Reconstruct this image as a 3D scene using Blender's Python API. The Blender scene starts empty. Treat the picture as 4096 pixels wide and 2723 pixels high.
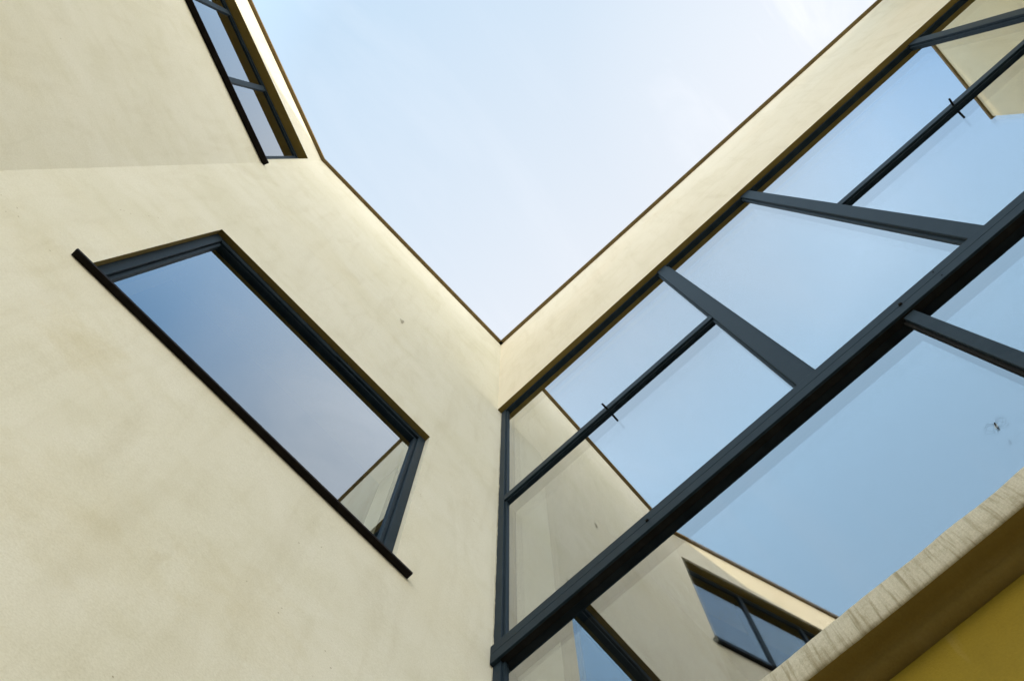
import bpy, bmesh, math, random
from mathutils import Vector, Matrix, noise
random.seed(7)
scene = bpy.context.scene
C = scene.collection

# ------------------------------------------------------------------ camera
CAM = Vector((1.2128756, 1.2328778, 1.6))
RIGHT = Vector((-0.6757149, 0.7371615, -0.0015042))
DOWN = Vector((-0.7245646, -0.6645409, -0.1827335))
FWD = Vector((-0.1357037, -0.1223859, 0.9831613))
cam = bpy.data.cameras.new('camera')
cam.sensor_width = 36.0; cam.lens = 3993.01 / 4096 * 36.0
cam.clip_start = 0.02; cam.clip_end = 5000
co = bpy.data.objects.new('camera', cam); C.objects.link(co)
m = Matrix.Identity(4)
for i in range(3):
    m[i][0] = RIGHT[i]; m[i][1] = -DOWN[i]; m[i][2] = -FWD[i]; m[i][3] = CAM[i]
co.matrix_world = m
scene.camera = co

# ------------------------------------------------------------------ light
SUN_H = Vector((-0.9985, -0.055)).normalized(); SUN_EL = math.radians(9.3)
sdir = Vector((SUN_H.x * math.cos(SUN_EL), SUN_H.y * math.cos(SUN_EL), math.sin(SUN_EL)))
w = bpy.data.worlds.new('World'); scene.world = w; w.use_nodes = True
nt = w.node_tree; nt.nodes.clear()
sky = nt.nodes.new('ShaderNodeTexSky'); sky.sky_type = 'NISHITA'; sky.sun_disc = False
sky.sun_elevation = SUN_EL; sky.sun_rotation = math.atan2(SUN_H.x, SUN_H.y)
sky.air_density = 1.0; sky.dust_density = 2.5; sky.ozone_density = 1.5; sky.altitude = 100
L = nt.links.new
tc = nt.nodes.new('ShaderNodeTexCoord')
def wmath(op, a, b=None, c=None, clamp=False):
    n = nt.nodes.new('ShaderNodeMath'); n.operation = op; n.use_clamp = clamp
    for i, v in enumerate((a, b, c)):
        if v is None: continue
        if hasattr(v, 'type'): L(v, n.inputs[i])
        else: n.inputs[i].default_value = v
    return n.outputs[0]
def wmix(f, a, b):
    n = nt.nodes.new('ShaderNodeMix'); n.data_type = 'RGBA'
    for i, v in ((0, f), (6, a), (7, b)):
        if hasattr(v, 'type'): L(v, n.inputs[i])
        else: n.inputs[i].default_value = v if not isinstance(v, tuple) else (*v, 1)
    return n.outputs[2]
sep = nt.nodes.new('ShaderNodeSeparateXYZ'); L(tc.outputs['Generated'], sep.inputs[0])
dt = nt.nodes.new('ShaderNodeVectorMath'); dt.operation = 'DOT_PRODUCT'; dt.inputs[1].default_value = sdir; L(tc.outputs['Generated'], dt.inputs[0])
# blue sky, paler towards the low sun, with an added warm fill glow low down to brighten the walls
HAZE_FAR = (1.20, 1.80, 2.36); HAZE_SUN = (2.12, 2.23, 2.38); FILL_LOW = (14.5, 12.9, 10.4); LOW_TOP = 0.62
sunward = wmath('MULTIPLY_ADD', dt.outputs['Value'], 1.85, 0.46, True)
c0 = wmix(0.85, sky.outputs['Color'], wmix(sunward, HAZE_FAR, HAZE_SUN))
lift = wmath('MULTIPLY_ADD', wmath('MULTIPLY', wmath('SUBTRACT', 0.978, sep.outputs['Z']), 26.0, None, True), wmath('MINIMUM', wmath('MULTIPLY', sep.outputs['X'], 1.6, None, True), 0.36), 1.0)
vm = nt.nodes.new('ShaderNodeVectorMath'); vm.operation = 'SCALE'; L(c0, vm.inputs[0]); L(lift, vm.inputs['Scale']); c0 = vm.outputs[0]
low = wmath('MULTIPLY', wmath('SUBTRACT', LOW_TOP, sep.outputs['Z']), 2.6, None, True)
side = wmath('ADD', wmath('MULTIPLY_ADD', sep.outputs['X'], 0.72, 0.2), wmath('MULTIPLY', sep.outputs['Y'], 1.15), None, True)   # added fill glow weighted to the open side, away from the sun
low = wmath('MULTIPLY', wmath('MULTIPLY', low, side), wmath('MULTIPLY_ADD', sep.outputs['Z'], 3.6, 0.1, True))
c0 = wmix(wmath('MULTIPLY', low, 0.9), c0, FILL_LOW)
# a few thin wisps of cloud
mp = nt.nodes.new('ShaderNodeMapping'); mp.inputs['Scale'].default_value = (1.6, 5.0, 2.6); mp.inputs['Rotation'].default_value = (0, 0, 0.9)
nz = nt.nodes.new('ShaderNodeTexNoise'); nz.inputs['Scale'].default_value = 1.5; nz.inputs['Detail'].default_value = 9; nz.inputs['Roughness'].default_value = 0.62; nz.inputs['Distortion'].default_value = 0.9
L(tc.outputs['Generated'], mp.inputs['Vector']); L(mp.outputs['Vector'], nz.inputs['Vector'])
n2 = nt.nodes.new('ShaderNodeTexNoise'); n2.inputs['Scale'].default_value = 2.4; n2.inputs['Detail'].default_value = 2
L(tc.outputs['Generated'], n2.inputs['Vector'])
dg = nt.nodes.new('ShaderNodeVectorMath'); dg.operation = 'DISTANCE'; dg.inputs[1].default_value = (0.15, 0.37, 0.915); L(tc.outputs['Generated'], dg.inputs[0])
gap = wmath('MULTIPLY_ADD', dg.outputs['Value'], -4.6, 1.0, True)          # clearer blue patch in the haze
c0 = wmix(wmath('MULTIPLY', gap, 0.85), c0, (0.62, 1.25, 2.10))
dc = nt.nodes.new('ShaderNodeVectorMath'); dc.operation = 'DISTANCE'; dc.inputs[1].default_value = (-0.11, 0.29, 0.95); L(tc.outputs['Generated'], dc.inputs[0])
patch = wmath('MULTIPLY_ADD', dc.outputs['Value'], -4.2, 1.0, True)
wisp = wmath('MULTIPLY', wmath('SUBTRACT', nz.outputs['Fac'], 0.50), 5.5, None, True)
wisp = wmath('MULTIPLY', wisp, wmath('MULTIPLY_ADD', n2.outputs['Fac'], 0.25, patch, True), None, True)
c0 = wmix(wmath('MULTIPLY', patch, 0.5, None, True), c0, (2.30, 2.32, 2.42))
c0 = wmix(wmath('MULTIPLY', wisp, 0.42, None, True), c0, (2.9, 2.85, 2.92))
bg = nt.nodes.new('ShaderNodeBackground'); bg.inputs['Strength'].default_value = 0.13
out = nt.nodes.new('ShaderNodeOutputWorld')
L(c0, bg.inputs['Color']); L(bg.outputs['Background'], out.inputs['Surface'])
sl = bpy.data.lights.new('sun', 'SUN'); sl.energy = 3.8; sl.angle = math.radians(0.6); sl.color = (1.0, 0.78, 0.50)
so = bpy.data.objects.new('sun', sl); C.objects.link(so)
so.rotation_euler = sdir.to_track_quat('Z', 'Y').to_euler()
scene.view_settings.view_transform = 'Standard'; scene.view_settings.look = 'None'
scene.view_settings.exposure = 1.75; scene.view_settings.gamma = 1.0
scene.render.engine = 'CYCLES'
scene.cycles.max_bounces = 12; scene.cycles.transparent_max_bounces = 16; scene.cycles.glossy_bounces = 6; scene.cycles.diffuse_bounces = 6

# ------------------------------------------------------------------ materials
def mat(name):
    m = bpy.data.materials.new(name); m.use_nodes = True
    return m, m.node_tree, m.node_tree.nodes['Principled BSDF']
def N(t, typ, **kw):
    n = t.nodes.new(typ)
    for k, v in kw.items(): n.inputs[k].default_value = v
    return n
def ramp(t, src, p0, p1, c0, c1):
    r = t.nodes.new('ShaderNodeValToRGB'); e = r.color_ramp.elements
    e[0].position = p0; e[1].position = p1; e[0].color = (*c0, 1); e[1].color = (*c1, 1)
    t.links.new(src, r.inputs['Fac']); return r.outputs['Color']
def mixc(t, mode, fac, a, b):
    n = t.nodes.new('ShaderNodeMix'); n.data_type = 'RGBA'; n.blend_type = mode
    for s, v in ((0, fac), (6, a), (7, b)):
        if hasattr(v, 'type'): t.links.new(v, n.inputs[s])
        else: n.inputs[s].default_value = v if not isinstance(v, tuple) else (*v, 1)
    return n.outputs[2]

STAINS = [(1.64, 4.42, 0.26, 0.75), (1.28, 3.74, 0.40, 0.5), (0.84, 3.95, 0.34, 0.5), (1.98, 4.75, 0.35, 0.4), (1.2, 5.0, 0.4, 0.3)]
def plaster(name, base, dark, warm, streak=0.5, pits=True, rough=0.85, seed=0.0):
    m, t, b = mat(name); Lk = t.links.new
    tc = N(t, 'ShaderNodeTexCoord'); mp = N(t, 'ShaderNodeMapping', Location=(seed, seed * .7, seed * .3)); Lk(tc.outputs['Object'], mp.inputs['Vector'])
    P = mp.outputs['Vector']
    n1 = N(t, 'ShaderNodeTexNoise', Scale=1.3, Detail=7, Roughness=0.6, Distortion=0.6); Lk(P, n1.inputs['Vector'])
    n2 = N(t, 'ShaderNodeTexNoise', Scale=5.5, Detail=8, Roughness=0.65, Distortion=0.3); Lk(P, n2.inputs['Vector'])
    ms = N(t, 'ShaderNodeMapping', Scale=(9.0, 9.0, 1.4), Rotation=(0.12, 0.2, 0)); Lk(P, ms.inputs['Vector'])
    n3 = N(t, 'ShaderNodeTexNoise', Scale=1.0, Detail=5, Roughness=0.55, Distortion=0.8); Lk(ms.outputs['Vector'], n3.inputs['Vector'])
    n4 = N(t, 'ShaderNodeTexNoise', Scale=170, Detail=3, Roughness=0.6); Lk(P, n4.inputs['Vector'])
    n5 = N(t, 'ShaderNodeTexNoise', Scale=0.9, Detail=4, Roughness=0.5); 
    mo = N(t, 'ShaderNodeMapping', Location=(7, 3, 5)); Lk(P, mo.inputs['Vector']); Lk(mo.outputs['Vector'], n5.inputs['Vector'])
    c = mixc(t, 'MIX', ramp(t, n1.outputs['Fac'], 0.42, 0.72, (0, 0, 0), (0.8, 0.8, 0.8)), base, dark)
    c = mixc(t, 'MIX', ramp(t, n5.outputs['Fac'], 0.55, 0.75, (0, 0, 0), (0.7, 0.7, 0.7)), c, warm)
    c = mixc(t, 'MULTIPLY', ramp(t, n2.outputs['Fac'], 0.5, 0.75, (0, 0, 0), (0.7, 0.7, 0.7)), c, (0.91, 0.90, 0.85))
    c = mixc(t, 'MULTIPLY', ramp(t, n3.outputs['Fac'], 0.5, 0.75, (0, 0, 0), (streak, streak, streak)), c, (0.86, 0.84, 0.79))
    c = mixc(t, 'SCREEN', ramp(t, n3.outputs['Fac'], 0.25, 0.42, (streak * .2,) * 3, (0, 0, 0)), c, (0.5, 0.5, 0.46))
    c = mixc(t, 'MULTIPLY', 0.5, c, ramp(t, n4.outputs['Fac'], 0.3, 0.7, (0.80, 0.79, 0.74), (1.0, 1.0, 1.0)))
    if pits:
        for (sx, sz, r_, k_) in STAINS:      # weathered patches
            vs = t.nodes.new('ShaderNodeVectorMath'); vs.operation = 'DISTANCE'; Lk(tc.outputs['Object'], vs.inputs[0]); vs.inputs[1].default_value = (sx, -0.02 * sx, sz)
            ns = N(t, 'ShaderNodeTexNoise', Scale=11.0, Detail=10, Roughness=0.72, Distortion=0.4); Lk(tc.outputs['Object'], ns.inputs['Vector'])
            mm_ = N(t, 'ShaderNodeMath'); mm_.operation = 'MULTIPLY_ADD'; Lk(ns.outputs['Fac'], mm_.inputs[0]); mm_.inputs[1].default_value = 1.5 * r_; mm_.inputs[2].default_value = 0.0
            dv = N(t, 'ShaderNodeMath'); dv.operation = 'SUBTRACT'; Lk(mm_.outputs[0], dv.inputs[0]); Lk(vs.outputs['Value'], dv.inputs[1])
            sc = N(t, 'ShaderNodeMath'); sc.operation = 'MULTIPLY'; sc.use_clamp = True; Lk(dv.outputs[0], sc.inputs[0]); sc.inputs[1].default_value = k_ / r_
            c = mixc(t, 'MULTIPLY', sc.outputs[0], c, (0.86, 0.81, 0.67))
        v = N(t, 'ShaderNodeTexVoronoi', Scale=26.0); Lk(P, v.inputs['Vector'])
        vs = ramp(t, v.outputs['Distance'], 0.05, 0.09, (1, 1, 1), (0, 0, 0))
        nm = N(t, 'ShaderNodeTexNoise', Scale=2.6, Detail=3); mq = N(t, 'ShaderNodeMapping', Location=(1.3, 9, 2)); Lk(P, mq.inputs['Vector']); Lk(mq.outputs['Vector'], nm.inputs['Vector'])
        msk = ramp(t, nm.outputs['Fac'], 0.56, 0.62, (0, 0, 0), (1, 1, 1))
        sel = ramp(t, v.outputs['Color'], 0.55, 0.6, (0, 0, 0), (1, 1, 1))
        f = mixc(t, 'MULTIPLY', 1.0, vs, msk); f = mixc(t, 'MULTIPLY', 1.0, f, sel)
        c = mixc(t, 'MULTIPLY', f, c, (0.5, 0.46, 0.36))
    Lk(c, b.inputs['Base Color']); b.inputs['Roughness'].default_value = rough; b.inputs['Specular IOR Level'].default_value = 0.25
    ad = N(t, 'ShaderNodeMath'); ad.operation = 'MULTIPLY_ADD'; ad.inputs[1].default_value = 0.25; Lk(n4.outputs['Fac'], ad.inputs[0]); Lk(n2.outputs['Fac'], ad.inputs[2])
    bp = N(t, 'ShaderNodeBump', Strength=0.5, Distance=0.006); Lk(ad.outputs[0], bp.inputs['Height']); Lk(bp.outputs['Normal'], b.inputs['Normal'])
    return m

M_WALL = plaster('cream_plaster', (0.785, 0.775, 0.675), (0.71, 0.695, 0.565), (0.765, 0.735, 0.59))
M_BAND = plaster('warm_plaster', (0.82, 0.765, 0.64), (0.76, 0.70, 0.56), (0.80, 0.71, 0.56), pits=False, seed=3.1)
M_PALE = plaster('pale_yellow_plaster', (0.93, 0.86, 0.64), (0.90, 0.81, 0.57), (0.92, 0.82, 0.57), pits=False, seed=6.1)
M_BASE = plaster('ochre_plaster', (0.27, 0.200, 0.018), (0.14, 0.100, 0.010), (0.24, 0.16, 0.012), streak=0.3, pits=False, seed=9.0)

M_SHADE = plaster('shade_brown_render', (0.26, 0.19, 0.055), (0.19, 0.14, 0.035), (0.25, 0.175, 0.045), streak=0.2, pits=False, seed=5.0)  # shade of soffit, reveals and ledge underside put into the colour

def metal(name, col, rough, metallic=0.0, coat=0.0):
    m, t, b = mat(name); Lk = t.links.new
    tc = N(t, 'ShaderNodeTexCoord')
    n1 = N(t, 'ShaderNodeTexNoise', Scale=14, Detail=6, Roughness=0.65); Lk(tc.outputs['Object'], n1.inputs['Vector'])
    n2 = N(t, 'ShaderNodeTexNoise', Scale=300, Detail=2); Lk(tc.outputs['Object'], n2.inputs['Vector'])
    c = mixc(t, 'MIX', ramp(t, n1.outputs['Fac'], 0.4, 0.75, (0, 0, 0), (0.6, 0.6, 0.6)), col, tuple(min(1, x * 1.5 + .01) for x in col))
    Lk(c, b.inputs['Base Color']); b.inputs['Metallic'].default_value = metallic; b.inputs['Specular IOR Level'].default_value = 0.2; b.inputs['IOR'].default_value = 1.25
    r = N(t, 'ShaderNodeMapRange'); r.inputs['To Min'].default_value = rough - 0.06; r.inputs['To Max'].default_value = rough + 0.12
    Lk(n1.outputs['Fac'], r.inputs['Value']); Lk(r.outputs['Result'], b.inputs['Roughness'])
    bp = N(t, 'ShaderNodeBump', Strength=0.08, Distance=0.001); Lk(n2.outputs['Fac'], bp.inputs['Height']); Lk(bp.outputs['Normal'], b.inputs['Normal'])
    return m
M_FRAME = metal('slate_grey_paint', (0.015, 0.027, 0.040), 0.46)
M_DARK = metal('dark_brown_sheet', (0.008, 0.006, 0.006), 0.5)
M_CAP = metal('bronze_coping_sheet', (0.17, 0.125, 0.06), 0.5)
M_SEAL = metal('black_rubber_seal', (0.01, 0.01, 0.01), 0.7)

def glass(name, tint, gain=1.0, refl=(0.98, 0.99, 1.0), power=5.0):
    m = bpy.data.materials.new(name); m.use_nodes = True; t = m.node_tree; t.nodes.clear(); Lk = t.links.new
    g = N(t, 'ShaderNodeNewGeometry')
    dp = t.nodes.new('ShaderNodeVectorMath'); dp.operation = 'DOT_PRODUCT'; Lk(g.outputs['Normal'], dp.inputs[0]); Lk(g.outputs['Incoming'], dp.inputs[1])
    def mth(op, a, b=None):
        n = t.nodes.new('ShaderNodeMath'); n.operation = op
        for i, v in enumerate((a, b)):
            if v is None: continue
            if hasattr(v, 'type'): Lk(v, n.inputs[i])
            else: n.inputs[i].default_value = v
        return n.outputs[0]
    cs = mth('ABSOLUTE', dp.outputs['Value']); om = mth('SUBTRACT', 1.0, cs); F = mth('POWER', om, power)
    F = mth('MULTIPLY', F, 0.955); F = mth('ADD', F, 0.045 * gain)
    R = mth('DIVIDE', mth('MULTIPLY', F, 2.0), mth('ADD', F, 1.0))          # both faces of the sheet
    gl = N(t, 'ShaderNodeBsdfGlossy', Color=(*refl, 1), Roughness=0.0)
    tr = N(t, 'ShaderNodeBsdfTransparent', Color=(*tint, 1))
    mx = t.nodes.new('ShaderNodeMixShader'); o = t.nodes.new('ShaderNodeOutputMaterial')
    Lk(R, mx.inputs[0]); Lk(tr.outputs[0], mx.inputs[1]); Lk(gl.outputs[0], mx.inputs[2]); Lk(mx.outputs[0], o.inputs['Surface'])
    return m
M_GLASS = glass('clear_outer_glass', (0.94, 0.965, 0.97), 4.0)
M_COAT = glass('coated_inner_glass', (0.85, 0.90, 0.90), 2.2)
M_CLEAR = glass('clear_window_glass', (0.86, 0.92, 0.93), 4.2, (0.84, 0.93, 1.0))
M_PLAIN = glass('plain_glass', (0.8, 0.88, 0.9), 2.0)

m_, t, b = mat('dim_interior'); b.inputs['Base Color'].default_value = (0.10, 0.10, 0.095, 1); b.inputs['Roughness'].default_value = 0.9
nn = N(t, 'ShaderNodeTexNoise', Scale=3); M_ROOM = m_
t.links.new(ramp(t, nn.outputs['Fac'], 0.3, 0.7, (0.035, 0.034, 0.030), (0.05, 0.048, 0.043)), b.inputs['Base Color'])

def concrete():
    m, t, b = mat('streaked_concrete'); Lk = t.links.new
    tc = N(t, 'ShaderNodeTexCoord'); P = tc.outputs['Object']
    ms = N(t, 'ShaderNodeMapping', Scale=(1, 95, 5)); Lk(P, ms.inputs['Vector'])
    n1 = N(t, 'ShaderNodeTexNoise', Scale=1.0, Detail=5, Roughness=0.6, Distortion=0.4); Lk(ms.outputs['Vector'], n1.inputs['Vector'])
    n2 = N(t, 'ShaderNodeTexNoise', Scale=12, Detail=8, Roughness=0.7); Lk(P, n2.inputs['Vector'])
    n3 = N(t, 'ShaderNodeTexNoise', Scale=260, Detail=4, Roughness=0.7); Lk(P, n3.inputs['Vector'])
    c = mixc(t, 'MIX', ramp(t, n1.outputs['Fac'], 0.50, 0.68, (0, 0, 0), (.8, .8, .8)), (0.56, 0.54, 0.45), (0.27, 0.24, 0.15))
    c = mixc(t, 'MIX', ramp(t, n2.outputs['Fac'], 0.5, 0.75, (0, 0, 0), (0.8, 0.8, 0.8)), c, (0.30, 0.27, 0.18))
    c = mixc(t, 'MULTIPLY', 1.0, c, ramp(t, n3.outputs['Fac'], 0.3, 0.7, (0.72, 0.71, 0.68), (1, 1, 1)))
    Lk(c, b.inputs['Base Color']); b.inputs['Roughness'].default_value = 0.92
    bp = N(t, 'ShaderNodeBump', Strength=0.8, Distance=0.004); Lk(n1.outputs['Fac'], bp.inputs['Height'])
    b2 = N(t, 'ShaderNodeBump', Strength=0.5, Distance=0.0015); Lk(n3.outputs['Fac'], b2.inputs['Height']); Lk(bp.outputs['Normal'], b2.inputs['Normal'])
    Lk(b2.outputs['Normal'], b.inputs['Normal'])
    return m
M_CONC = concrete()
m_, t, b = mat('brown_paving'); M_PAVE = m_
tc = N(t, 'ShaderNodeTexCoord'); n1 = N(t, 'ShaderNodeTexNoise', Scale=0.8, Detail=8); br = N(t, 'ShaderNodeTexBrick', Scale=1.6, Color1=(0.115, 0.085, 0.045, 1), Color2=(0.095, 0.07, 0.037, 1), Mortar=(0.05, 0.04, 0.025, 1))
t.links.new(tc.outputs['Object'], n1.inputs['Vector']); t.links.new(tc.outputs['Object'], br.inputs['Vector'])
t.links.new(mixc(t, 'MULTIPLY', 0.5, br.outputs['Color'], ramp(t, n1.outputs['Fac'], 0.3, 0.7, (0.75, 0.75, 0.75), (1, 1, 1))), b.inputs['Base Color']); b.inputs['Roughness'].default_value = 0.9

# ------------------------------------------------------------------ helpers
def link(name, me, parent=None, mats=(), loc=None):
    o = bpy.data.objects.new(name, me); C.objects.link(o)
    for mm in mats: me.materials.append(mm)
    if parent:
        o.parent = parent
        if parent.type == 'EMPTY' and not parent.get('local'): o.matrix_parent_inverse = Matrix.Translation(-parent.location)
    return o
def thing(name, label, cat, loc=(0, 0, 0), group=None):
    o = bpy.data.objects.new(name, None); C.objects.link(o); o.location = loc
    o['label'] = label; o['category'] = cat
    if group: o['group'] = group
    return o
class MB:
    """collects boxes, quads and rods, in world coordinates or in a frame (origin o, x axis e, y axis n, z up)"""
    def __init__(s, o=(0, 0, 0), e=(1, 0), bevel=0.0):
        s.bm = bmesh.new(); s.o = Vector(o); s.e = Vector((e[0], e[1], 0)).normalized(); s.n = Vector((-s.e.y, s.e.x, 0)); s.bevel = bevel
    def P(s, a): return s.o + s.e * a[0] + s.n * a[1] + Vector((0, 0, a[2]))
    def box(s, x0, x1, y0, y1, z0, z1, mi=0, bev=None):
        v = [s.bm.verts.new(s.P((x, y, z))) for z in (z0, z1) for x, y in ((x0, y0), (x1, y0), (x1, y1), (x0, y1))]
        fs = [s.bm.faces.new([v[i] for i in q]) for q in ((3, 2, 1, 0), (4, 5, 6, 7), (0, 1, 5, 4), (1, 2, 6, 5), (2, 3, 7, 6), (3, 0, 4, 7))]
        for f in fs: f.material_index = mi
        bv = s.bevel if bev is None else bev
        if bv > 0:
            es = {e for f in fs for e in f.edges}
            bmesh.ops.bevel(s.bm, geom=list(es), offset=bv, segments=2, affect='EDGES', profile=0.6)
        return s
    def quad(s, pts, mi=0):
        f = s.bm.faces.new([s.bm.verts.new(s.P(p)) for p in pts]); f.material_index = mi; return s
    def rod(s, a, b, r0, r1=None, seg=10):
        a = s.P(a); b = s.P(b); r1 = r0 if r1 is None else r1
        d = (b - a).normalized(); u = d.orthogonal().normalized(); w_ = d.cross(u)
        A = [s.bm.verts.new(a + (u * math.cos(k * 2 * math.pi / seg) + w_ * math.sin(k * 2 * math.pi / seg)) * r0) for k in range(seg)]
        B = [s.bm.verts.new(b + (u * math.cos(k * 2 * math.pi / seg) + w_ * math.sin(k * 2 * math.pi / seg)) * r1) for k in range(seg)]
        for k in range(seg):
            s.bm.faces.new((A[k], A[(k + 1) % seg], B[(k + 1) % seg], B[k]))
        s.bm.faces.new(A[::-1]); s.bm.faces.new(B); return s
    def build(s, name, mats, parent=None, smooth=False):
        bmesh.ops.recalc_face_normals(s.bm, faces=s.bm.faces)
        me = bpy.data.meshes.new(name); s.bm.to_mesh(me); s.bm.free()
        if smooth:
            for p in me.polygons: p.use_smooth = True
        return link(name, me, parent, mats if isinstance(mats, (list, tuple)) else [mats])

# ------------------------------------------------------------------ numbers (metres)
TOP = 10.655                      # wall top under the copings
AE = Vector((math.cos(-0.0196), math.sin(-0.0196)))     # run of the plastered wall
FOLD = 2.3151                   # distance along it to the fold
A2ANG = 0.33314
F2 = AE * FOLD
E2 = Vector((math.cos(A2ANG), math.sin(A2ANG)))
TH = 0.36
# window openings: along, along, z, z
W1 = (0.459, 1.896, 4.862, 6.455)
W2 = (0.022, 3.98, 8.475, 10.10)
L2 = 6.2

# ------------------------------------------------------------------ ground
g = MB(); g.quad([(-900, -900, 0), (900, -900, 0), (900, 900, 0), (-900, 900, 0)])
go = g.build('ground', M_PAVE); go['kind'] = 'structure'

# ------------------------------------------------------------------ plastered wing (left, folded wall with two windows)
wing = thing('plastered_building', 'cream plastered building whose tall folded wall carries the two dark framed windows at left', 'building', (1, -1, 0))
wm = bmesh.new()
def facade(bm, o, e, s0, s1, z0, z1, th, holes):
    o = Vector((o[0], o[1], 0)); e = Vector((e[0], e[1], 0)).normalized(); n = Vector((-e.y, e.x, 0))
    xs = sorted({s0, s1, *[h[0] for h in holes], *[h[1] for h in holes]}); zs = sorted({z0, z1, *[h[2] for h in holes], *[h[3] for h in holes]})
    def P(x, y, z): return bm.verts.new(o + e * x + n * y + Vector((0, 0, z)))
    def inh(x, z): return any(h[0] < x < h[1] and h[2] < z < h[3] for h in holes)
    for i in range(len(xs) - 1):
        for j in range(len(zs) - 1):
            if inh((xs[i] + xs[i + 1]) / 2, (zs[j] + zs[j + 1]) / 2): continue
            for y in (0, -th):
                q = [P(xs[i], y, zs[j]), P(xs[i + 1], y, zs[j]), P(xs[i + 1], y, zs[j + 1]), P(xs[i], y, zs[j + 1])]
                bm.faces.new(q)
    for a0, a1, b0, b1 in holes:
        for kk, (p, q) in enumerate((((a0, b0), (a1, b0)), ((a1, b0), (a1, b1)), ((a1, b1), (a0, b1)), ((a0, b1), (a0, b0)))):
            fc = bm.faces.new([P(p[0], 0, p[1]), P(q[0], 0, q[1]), P(q[0], -th, q[1]), P(p[0], -th, p[1])])
            fc.material_index = 1 if kk in (1, 2) else 0  # head and one jamb get the darker colour that stands for shade
    for (p, q) in (((s0, z0), (s1, z0)), ((s1, z0), (s1, z1)), ((s1, z1), (s0, z1)), ((s0, z1), (s0, z0))):
        bm.faces.new([P(p[0], 0, p[1]), P(q[0], 0, q[1]), P(q[0], -th, q[1]), P(p[0], -th, p[1])])
facade(wm, (0, 0), AE, -0.44, FOLD, 0, TOP, TH, [W1])
facade(wm, F2, E2, 0.0, L2, 0, TOP, TH, [W2])
bmesh.ops.remove_doubles(wm, verts=wm.verts, dist=0.0004)
bmesh.ops.recalc_face_normals(wm, faces=wm.faces)
me = bpy.data.meshes.new('wall'); wm.to_mesh(me); wm.free()
wall_l = link('wall', me, wing, [M_WALL, M_SHADE]); 
# roof, far side and rooms
b = MB()
b.quad([(-6, -0.37, 10.35), (2.2, -0.42, 10.35), (8.2, 1.6, 10.35), (8.2, -8, 10.35), (-6, -8, 10.35)])
b.quad([(-6, -8, 0), (8.2, -8, 0), (8.2, -8, 10.5), (-6, -8, 10.5)])
b.quad([(8.2, -8, 0), (8.2, 1.75, 0), (8.2, 1.75, 10.5), (8.2, -8, 10.5)])
b.build('roof', M_WALL, wing)
def open_room(name, o, e, x0, x1, y0, z0, z1, parent):
    q = MB(o, e); y1 = -TH + 0.004
    q.quad([(x0, y0, z0), (x1, y0, z0), (x1, y0, z1), (x0, y0, z1)]); q.quad([(x0, y0, z0), (x0, y1, z0), (x1, y1, z0), (x1, y0, z0)])
    q.quad([(x0, y0, z1), (x0, y1, z1), (x1, y1, z1), (x1, y0, z1)]); q.quad([(x0, y0, z0), (x0, y1, z0), (x0, y1, z1), (x0, y0, z1)])
    q.quad([(x1, y0, z0), (x1, y1, z0), (x1, y1, z1), (x1, y0, z1)])
    return q.build(name, M_ROOM, parent)
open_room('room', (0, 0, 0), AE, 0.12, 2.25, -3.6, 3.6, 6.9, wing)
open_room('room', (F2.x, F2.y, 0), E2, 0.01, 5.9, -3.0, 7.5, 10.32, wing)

# mitred coping over the fold: one swept profile
def sweep_coping(pts, parent, inner=0.030, outer=TH + 0.03, flip=1):
    bm = bmesh.new(); n = len(pts); offs = []
    for i, p in enumerate(pts):
        p = Vector(p); d0 = (Vector(pts[i]) - Vector(pts[i - 1])).normalized() if i > 0 else None
        d1 = (Vector(pts[i + 1]) - Vector(pts[i])).normalized() if i < n - 1 else None
        if d0 is None: d0 = d1
        if d1 is None: d1 = d0
        n0 = Vector((-d0.y, d0.x)); n1 = Vector((-d1.y, d1.x)); mm = (n0 + n1); mm = mm / mm.length; mm = mm / max(0.3, mm.dot(n0))
        offs.append(mm * flip)
    prof = [(inner, TOP + 0.0005), (inner, TOP + 0.035), (-outer, TOP + 0.05), (-outer, TOP - 0.02), (-outer + 0.004, TOP - 0.02), (-outer + 0.004, TOP + 0.0005)]
    rings = [[bm.verts.new((p[0] + o_.x * a, p[1] + o_.y * a, z)) for a, z in prof] for p, o_ in zip(pts, offs)]
    for i in range(n - 1):
        for k in range(len(prof)):
            bm.faces.new((rings[i][k], rings[i][(k + 1) % len(prof)], rings[i + 1][(k + 1) % len(prof)], rings[i + 1][k]))
    bm.faces.new(rings[0]); bm.faces.new(rings[-1][::-1])
    bmesh.ops.recalc_face_normals(bm, faces=bm.faces)
    me = bpy.data.meshes.new('coping'); bm.to_mesh(me); bm.free()
    return link('coping', me, parent, [M_CAP])
endp = F2 + E2 * L2
sweep_coping([(0.0, 0.0), tuple(F2), tuple(endp)], wing)

# chipped hole in the plaster
ch = bmesh.new()
cx, cz = 0.904, 8.06
ring = []
for k in range(14):
    a = k * 2 * math.pi / 14; r = 1 + 0.35 * math.sin(3 * a + 1) * random.uniform(.6, 1)
    p = AE * (cx + 0.016 * r * math.cos(a)); nrm = Vector((-AE.y, AE.x)) * 0.003
    ring.append(ch.verts.new((p.x + nrm.x, p.y + nrm.y, cz + 0.045 * r * math.sin(a))))
pc = AE * cx; cv = ch.verts.new((pc.x, pc.y + 0.008, cz + 0.01))
for k in range(14): ch.faces.new((ring[k], ring[(k + 1) % 14], cv))
me = bpy.data.meshes.new('plaster_chip'); ch.to_mesh(me); ch.free()
link('plaster_chip', me, wing, [M_CONC])

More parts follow.
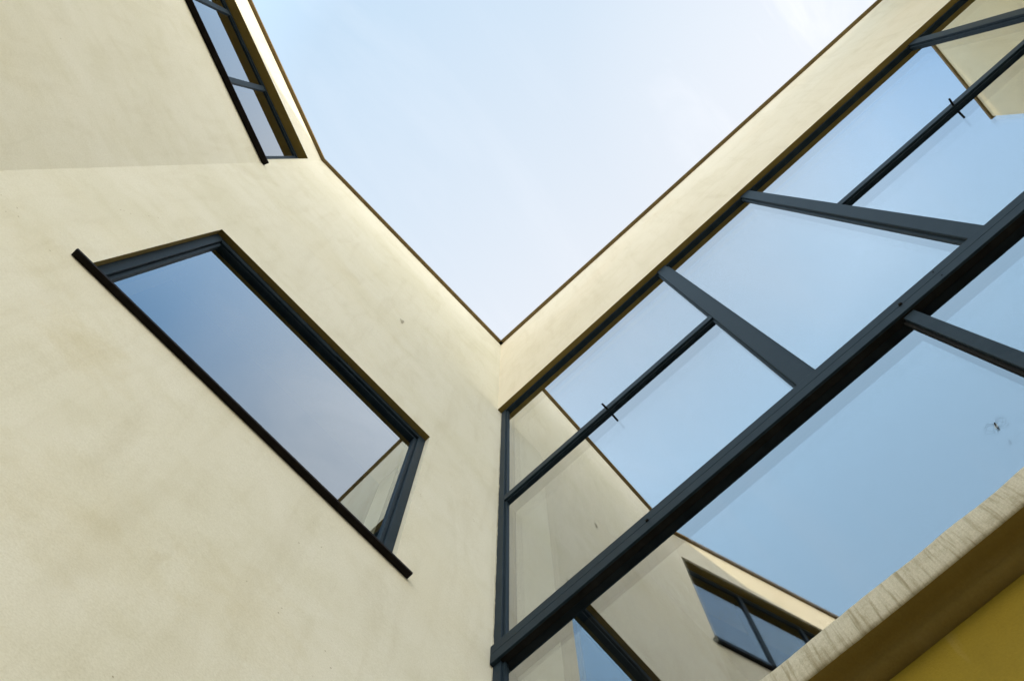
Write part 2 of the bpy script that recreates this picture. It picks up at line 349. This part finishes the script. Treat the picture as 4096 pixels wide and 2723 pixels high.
def window(o, e, w, parent, mulls, sill_ext, sill_z, sill_proj, rev=0.030, gl=0.058, gmat=None):
    x0, x1, z0, z1 = w
    f = MB(o, e, bevel=0.0025)
    fw = 0.042
    # outer frame
    f.box(x0, x0 + fw, -rev - 0.09, -rev, z0, z1); f.box(x1 - fw, x1, -rev - 0.09, -rev, z0, z1)
    f.box(x0 + fw, x1 - fw, -rev - 0.09, -rev - .001, z1 - fw, z1); f.box(x0 + fw, x1 - fw, -rev - 0.09, -rev - .001, z0, z0 + fw)
    fr = f.build('window', M_FRAME, parent)
    # stepped sash behind it
    s = MB(o, e, bevel=0.002); a = rev + (0.014 if rev < .05 else 0.008); fi = fw + 0.001; sw = 0.016
    s.box(x0 + fi, x0 + fi + sw, -rev - 0.08, -a, z0 + fi, z1 - fi); s.box(x1 - fi - sw, x1 - fi, -rev - 0.08, -a, z0 + fi, z1 - fi)
    s.box(x0 + fi + sw, x1 - fi - sw, -rev - 0.08, -a - .001, z1 - fi - sw, z1 - fi); s.box(x0 + fi + sw, x1 - fi - sw, -rev - 0.08, -a - .001, z0 + fi, z0 + fi + sw)
    s.build('sash', M_FRAME, fr)
    xs = [x0 + fw] + [c for m_ in mulls for c in m_] + [x1 - fw]
    for (c0, c1) in mulls:
        MB(o, e, bevel=0.002).box(c0, c1, -rev - 0.085, -rev - 0.004, z0 + fw, z1 - fw).build('mullion', M_FRAME, fr)
    for i in range(0, len(xs), 2):
        q = MB(o, e)
        for dd in ((gl,) if gmat else (gl, gl + 0.019)):
            q.quad([(xs[i] - .004, -dd, z0 + fw - .004), (xs[i + 1] + .004, -dd, z0 + fw - .004), (xs[i + 1] + .004, -dd, z1 - fw + .004), (xs[i] - .004, -dd, z1 - fw + .004)])
        q.build('pane', gmat or M_GLASS, fr)
    sl = MB(o, e, bevel=0.001)
    sl.box(x0 - sill_ext[0], x1 + sill_ext[1], 0.001, sill_proj, sill_z, sill_z + 0.014)
    sl.box(x0, x1, -rev - 0.006, 0.001, sill_z + 0.004, sill_z + 0.014, bev=0)
    sl.build('sill', M_DARK, fr)
    return fr
w1 = window((0, 0, 0), AE, W1, wing, [], (0.068, 0.049), 4.848, 0.028, gmat=M_CLEAR)
hd = MB((0, 0, 0), AE, bevel=0.001); hd.box(1.075, W1[1] - 0.05, -0.050, -0.0325, W1[3] - 0.052, W1[3] - 0.043); hd.build('drip_strip', M_FRAME, w1)
window((F2.x, F2.y, 0), E2, W2, wing, [(0.648, 0.694), (1.30, 1.345), (1.97, 2.015), (2.64, 2.685), (3.31, 3.355)], (0.045, 0.05), 8.462, 0.045, rev=0.072, gl=0.088, gmat=M_PLAIN)

# ------------------------------------------------------------------ glazed wing (right)
glz = thing('glazed_building', 'building at right with slate framed glazing between plaster parapet and stained concrete ledge', 'building', (-1, 2, 0))
YE = 4.612
SZ0, SZS = 8.285, 0.033           # soffit height and its slight rise
def soff(y): return SZ0 + SZS * y
# upper wall band and inner faces
bm = bmesh.new()
def Q(*pts): bm.faces.new([bm.verts.new(p) for p in pts])
y0, y1 = 0.0, YE
Q((0, y0, soff(y0)), (0, y1, soff(y1)), (0, y1, TOP), (0, y0, TOP))
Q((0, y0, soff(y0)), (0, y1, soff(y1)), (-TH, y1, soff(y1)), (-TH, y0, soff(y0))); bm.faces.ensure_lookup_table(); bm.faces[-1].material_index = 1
Q((-TH, y0, soff(y0)), (-TH, y1, soff(y1)), (-TH, y1, TOP), (-TH, y0, TOP))
Q((0, y0, TOP), (0, y1, TOP), (-TH, y1, TOP), (-TH, y0, TOP))
Q((0, y1, soff(y1)), (0, y1, TOP), (-TH, y1, TOP), (-TH, y1, soff(y1)))
bmesh.ops.remove_doubles(bm, verts=bm.verts, dist=0.0004); bmesh.ops.recalc_face_normals(bm, faces=bm.faces)
me = bpy.data.meshes.new('wall'); bm.to_mesh(me); bm.free(); link('wall', me, glz, [M_BAND, M_SHADE])
sweep_coping([(0.0, YE), (0.0, 0.0)], glz)
b = MB(); b.quad([(-7, -8, 10.36), (-TH, -8, 10.36), (-TH, 9, 10.36), (-7, 9, 10.36)])
b.quad([(-7, -8, 0), (-7, 9, 0), (-7, 9, 10.5), (-7, -8, 10.5)]); b.quad([(-7, 9, 0), (0, 9, 0), (0, 9, 10.5), (-7, 9, 10.5)]); b.quad([(-7, -8, 0), (-5, -8, 0), (-5, -8, 10.5), (-7, -8, 10.5)])
b.build('roof', M_WALL, glz)
# room behind the glass
b = MB(); X0, X1 = -4.5, -0.14; ZA, ZB = 3.50, 8.26
b.quad([(X0, -.2, ZA), (X0, YE, ZA), (X0, YE, ZB), (X0, -.2, ZB)])
b.quad([(X0, -.2, ZA), (X1, -.2, ZA), (X1, YE, ZA), (X0, YE, ZA)]); b.quad([(X0, -.2, ZB), (X1, -.2, ZB), (X1, YE, ZB), (X0, YE, ZB)])
b.quad([(X0, -.02, ZA), (X1, -.02, ZA), (X1, -.02, ZB), (X0, -.02, ZB)]); b.quad([(X0, YE, ZA), (X1, YE, ZA), (X1, YE, ZB), (X0, YE, ZB)])
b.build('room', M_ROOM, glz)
# lower wall
b = MB(); b.box(-0.45, -0.070, 0.0, 9, 0, 3.452); b.build('lower_wall', M_BASE, glz)

XF, XG = -0.036, -0.056
fr = MB(bevel=0.002)
fr.box(-0.125, XF, 0.002, 0.042, 3.52, 8.30, bev=0.002)                     # corner post
gz = fr.build('glazing', M_FRAME, glz)
gz['label'] = 'slate framed glazing wall of unequal panes'
def prism(name, x0, x1, ya, yb, zf0, zf1, parent, matl=M_FRAME, bev=0.002):
    q = MB(); v = [q.bm.verts.new((x, y, (zf1 if k else zf0)(y))) for k in (0, 1) for x, y in ((x0, ya), (x1, ya), (x1, yb), (x0, yb))]
    fs = [q.bm.faces.new([v[i] for i in f]) for f in ((3, 2, 1, 0), (4, 5, 6, 7), (0, 1, 5, 4), (1, 2, 6, 5), (2, 3, 7, 6), (3, 0, 4, 7))]
    if bev: bmesh.ops.bevel(q.bm, geom=list({e for f in fs for e in f.edges}), offset=bev, segments=2, affect='EDGES')
    return q.build(name, matl, parent)
cst = lambda c: (lambda y: c)
prism('head_rail', -0.125, XF - .001, 0.0425, YE - .002, lambda y: soff(y) - 0.03, lambda y: soff(y) - 0.001, gz)
MTB, MTT = 4.806, 4.935
TB, TT = 6.443, 6.512
MULL = [(1.434, 1.508), (2.180, 2.248), (3.633, 3.700)]
for ya, yb in MULL:
    prism('mullion', -0.125, XF + 0.004, ya, yb, cst(MTT - 0.002), lambda y: soff(y) - 0.0015, gz)
    # glazing bead profile either side
    for s_ in (-1, 1):
        e_ = ya if s_ < 0 else yb
        prism('glazing_bead', XG - 0.0, XG + 0.009, min(e_, e_ + s_ * 0.011), max(e_, e_ + s_ * 0.011), cst(MTT), lambda y: soff(y) - 0.031, gz, M_FRAME, 0)
MB(bevel=0.002).box(-0.125, XF + 0.001, 1.822, 1.864, 3.56, MTB + 0.002).build('mullion', M_FRAME, gz)
MB(bevel=0.0015).box(XG, XG + 0.008, 1.811, 1.822, 3.565, MTB).build('glazing_bead', M_SEAL, gz)
for ya, yb in ((0.042, 1.434), (2.248, 3.633)):
    tr = MB(bevel=0.002).box(-0.125, XF, ya + .0005, yb - .0005, TB, TT).build('transom', M_FRAME, gz)
# main transom: two cladding strips with a groove between them
mt = MB(bevel=0.0025)
mt.box(-0.125, -0.021, 0.003, YE - .003, 4.872, MTT)
mt.box(-0.125, -0.0205, 0.003, YE - .003, MTB, 4.8695)
mt.box(-0.12, -0.026, 0.004, YE - .004, 4.868, 4.874, bev=0)
mto = mt.build('main_transom', M_FRAME, gz)
MB().box(XG + 0.0005, -0.03, 0.044, YE - .003, MTB - 0.0032, MTB - 0.0004, bev=0).build('rubber_seal', M_SEAL, gz)
for yy, zz, rr in ((1.856, 4.872, 0.0075), (0.743, 4.872, 0.007), (2.01, 4.905, 0.0025), (2.008, 4.832, 0.0025), (3.05, 4.872, 0.007)):
    q = MB(); q.rod((-0.024, yy, zz), (-0.0205 + rr * 0.9, yy, zz), rr, rr * 0.8, 14); q.build('bolt', M_SEAL, gz)
# beads above and below transoms
for z_, ya, yb in ((TT, 0.053, 1.423), (TB - 0.010, 0.053, 1.423), (TT, 2.259, 3.622), (TB - 0.010, 2.259, 3.622)):
    MB().box(XG, XG + 0.008, ya, yb, z_, z_ + 0.010, bev=0).build('glazing_bead', M_FRAME, gz)
for ya, yb in ((0.053, 1.811), (1.864, YE - .01)):
    MB().box(XG, XG + 0.008, ya, yb, 3.575, 3.60, bev=0).build('glazing_bead', M_FRAME, gz)
MB().box(XG, XG + 0.010, 0.042, 0.053, 4.935, 8.25, bev=0).build('glazing_bead', M_FRAME, gz)
MB().box(XG, XG + 0.010, 0.042, 0.053, 3.60, 4.806, bev=0).build('glazing_bead', M_FRAME, gz)
# latches under the slim transoms
for yy in (0.745, 2.935):
    q = MB(bevel=0); q.rod((XG + .001, yy, TB + .012), (0.004, yy, TB - 0.004), 0.0058, 0.0052, 12); q.build('latch', M_SEAL, gz)
def pane(ya, yb, za, zb):
    q = MB()
    for mi, dx in enumerate((0.0, 0.024)):
        zt0, zt1 = (zb(ya), zb(yb)) if callable(zb) else (zb, zb)
        q.quad([(XG - dx, ya, za), (XG - dx, yb, za), (XG - dx, yb, zt1), (XG - dx, ya, zt0)], mi)
    return q.build('pane', [M_GLASS, M_COAT], gz)
zs_ = lambda y: soff(y) - 0.02
for a in ((0.03, 1.45, TT - .01, zs_), (0.03, 1.45, MTT - .01, TB + .01), (1.50, 2.19, MTT - .01, zs_), (2.24, 3.64, TT - .01, zs_), (2.24, 3.64, MTT - .01, TB + .01),
          (3.69, YE - .003, MTT - .01, zs_), (0.03, 1.83, 3.57, MTB + .01), (1.855, YE - .003, 3.57, MTB + .01)):
    pane(*a)

# lumpy mortar bead where the corner post meets the plaster
bm = bmesh.new(); rows = []
for i in range(421):
    z = 3.6 + 4.66 * i / 420
    a = 0.0035 + 0.0035 * noise.noise(Vector((z * 9, 1, 1))) + 0.003 * noise.noise(Vector((z * 37, 4, 1)))
    rows.append([bm.verts.new((XF + 0.0, -0.004, z)), bm.verts.new((XF + 0.0035, 0.0, z)), bm.verts.new((XF + 0.0015, max(0.001, a), z)), bm.verts.new((XF - 0.001, max(0.001, a + .001), z))])
for i in range(420):
    for k in range(3): bm.faces.new((rows[i][k], rows[i][k + 1], rows[i + 1][k + 1], rows[i + 1][k]))
bmesh.ops.recalc_face_normals(bm, faces=bm.faces)
me = bpy.data.meshes.new('mortar_bead'); bm.to_mesh(me); bm.free(); link('mortar_bead', me, gz, [M_CONC])

# concrete ledge with a worn, wavy nose
bm = bmesh.new(); n = 460; rows = []
for i in range(n + 1):
    y = 0.0 + YE * i / n
    w1 = noise.noise(Vector((y * 3.1, 0, 3))) * 0.007 + noise.noise(Vector((y * 9, 2, 0))) * 0.006 + noise.noise(Vector((y * 60, 5, 0))) * 0.0012
    w2 = noise.noise(Vector((y * 4.0, 9, 3))) * 0.0025 + noise.noise(Vector((y * 40, 1, 7))) * 0.0013
    xo = 0.040 + noise.noise(Vector((y * 2.0, 4, 1))) * 0.003 + noise.noise(Vector((y * 45, 8, 1))) * 0.0006
    prof = [(-0.50, 3.575), (-0.005, 3.575), (xo - 0.010, 3.571 + w1), (xo - 0.003, 3.566 + w1), (xo, 3.558 + w1), (xo + 0.001, 3.515), (xo, 3.474 + w2), (xo - 0.003, 3.468 + w2), (xo - 0.008, 3.4655 + w2 * .3),
            (0.0, 3.465), (-0.028 + w2, 3.466), (-0.031 + w2, 3.457), (-0.069, 3.4545), (-0.50, 3.4545)]
    rows.append([bm.verts.new((x, y, z)) for x, z in prof])
for i in range(n):
    for k in range(len(rows[0])):
        kk = (k + 1) % len(rows[0]); bm.faces.new((rows[i][k], rows[i][kk], rows[i + 1][kk], rows[i + 1][k]))
bm.faces.new(rows[0]); bm.faces.new(rows[-1][::-1]); bmesh.ops.recalc_face_normals(bm, faces=bm.faces)
me = bpy.data.meshes.new('ledge'); bm.to_mesh(me); bm.free()
for p in me.polygons: p.use_smooth = len(p.vertices) == 4
lo = link('ledge', me, glz, [M_CONC, M_SHADE])
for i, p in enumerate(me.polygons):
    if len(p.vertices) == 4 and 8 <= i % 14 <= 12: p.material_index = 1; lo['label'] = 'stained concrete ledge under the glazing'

# ------------------------------------------------------------------ third wing, seen in the upper glazing as a reflection
tw = thing('neighbouring_building', 'pale plastered building end reflected in the glazing at the upper right corner', 'building', (0.6, 7, 0))
bm = bmesh.new(); bmesh.ops.create_cube(bm, size=1.0)
XC = 1.315
for v in bm.verts:
    v.co = Vector((0.001 if v.co.x < 0 else XC, YE + 0.02 * 0 if v.co.y < 0 else 9.0, 0 if v.co.z < 0 else TOP))
me = bpy.data.meshes.new('wall'); bm.to_mesh(me); bm.free(); link('wall', me, tw, [M_PALE])
c = MB(bevel=0.002); c.box(0.002, XC + 0.02, YE - 0.02, 9.02, TOP + .0005, TOP + 0.04); c.build('coping', M_CAP, tw)

# ------------------------------------------------------------------ crane fly resting on the lower glass
fly = thing('crane_fly', 'tiny long legged crane fly resting on the large lower pane at right', 'insect', (XG, 1.664, 3.93)); fly['local'] = 1
def skin(name, verts, edges, radii, parent, mt_):
    me = bpy.data.meshes.new(name); me.from_pydata(verts, edges, []); o = link(name, me, parent, [mt_])
    o.modifiers.new('skin', 'SKIN')
    for i, r in enumerate(radii): me.skin_vertices[0].data[i].radius = (r, r)
    me.skin_vertices[0].data[0].use_root = True
    o.modifiers.new('sub', 'SUBSURF').levels = 1; o.modifiers['sub'].render_levels = 2
    return o
s_ = 1.0
body = [(0.004, 0.0008, 0.006), (0.0045, 0.0016, 0.010), (0.005, 0.0028, 0.0145), (0.004, -0.001, 0.0), (0.0035, -0.003, -0.007), (0.003, -0.005, -0.015)]
edges = [(3, 0), (0, 1), (1, 2), (3, 4), (4, 5)]
skin('body', body, edges, [0.0024, 0.0019, 0.0012, 0.0022, 0.0016, 0.0008], fly, M_SEAL)
for kx, (dy, dz) in enumerate(((0.028, 0.018), (0.031, 0.002), (0.020, -0.024), (-0.026, 0.026), (-0.034, 0.008), (-0.020, -0.022))):
    v = [(0.004, 0.001, 0.006 - 0.002 * (kx % 3)), (0.012, dy * 0.45, dz * 0.5 + 0.004), (0.0006, dy, dz)]
    skin('leg', v, [(0, 1), (1, 2)], [0.00030, 0.00025, 0.00018], fly, M_SEAL)
mw = bpy.data.materials.new('wing_film'); mw.use_nodes = True
mw.node_tree.nodes['Principled BSDF'].inputs['Base Color'].default_value = (0.35, 0.40, 0.42, 1); mw.node_tree.nodes['Principled BSDF'].inputs['Alpha'].default_value = 0.55
for sgn in (-1, 1):
    q = MB(); q.quad([(0.0055, 0.0, 0.007), (0.0055, sgn * 0.004 - 0.001, 0.0), (0.0050, sgn * 0.0045 - 0.006, -0.012), (0.0050, sgn * 0.0015 - 0.006, -0.014)])
    o = q.build('wing', mw, fly)
    sm = o.modifiers.new('thick', 'SOLIDIFY'); sm.thickness = 0.0003
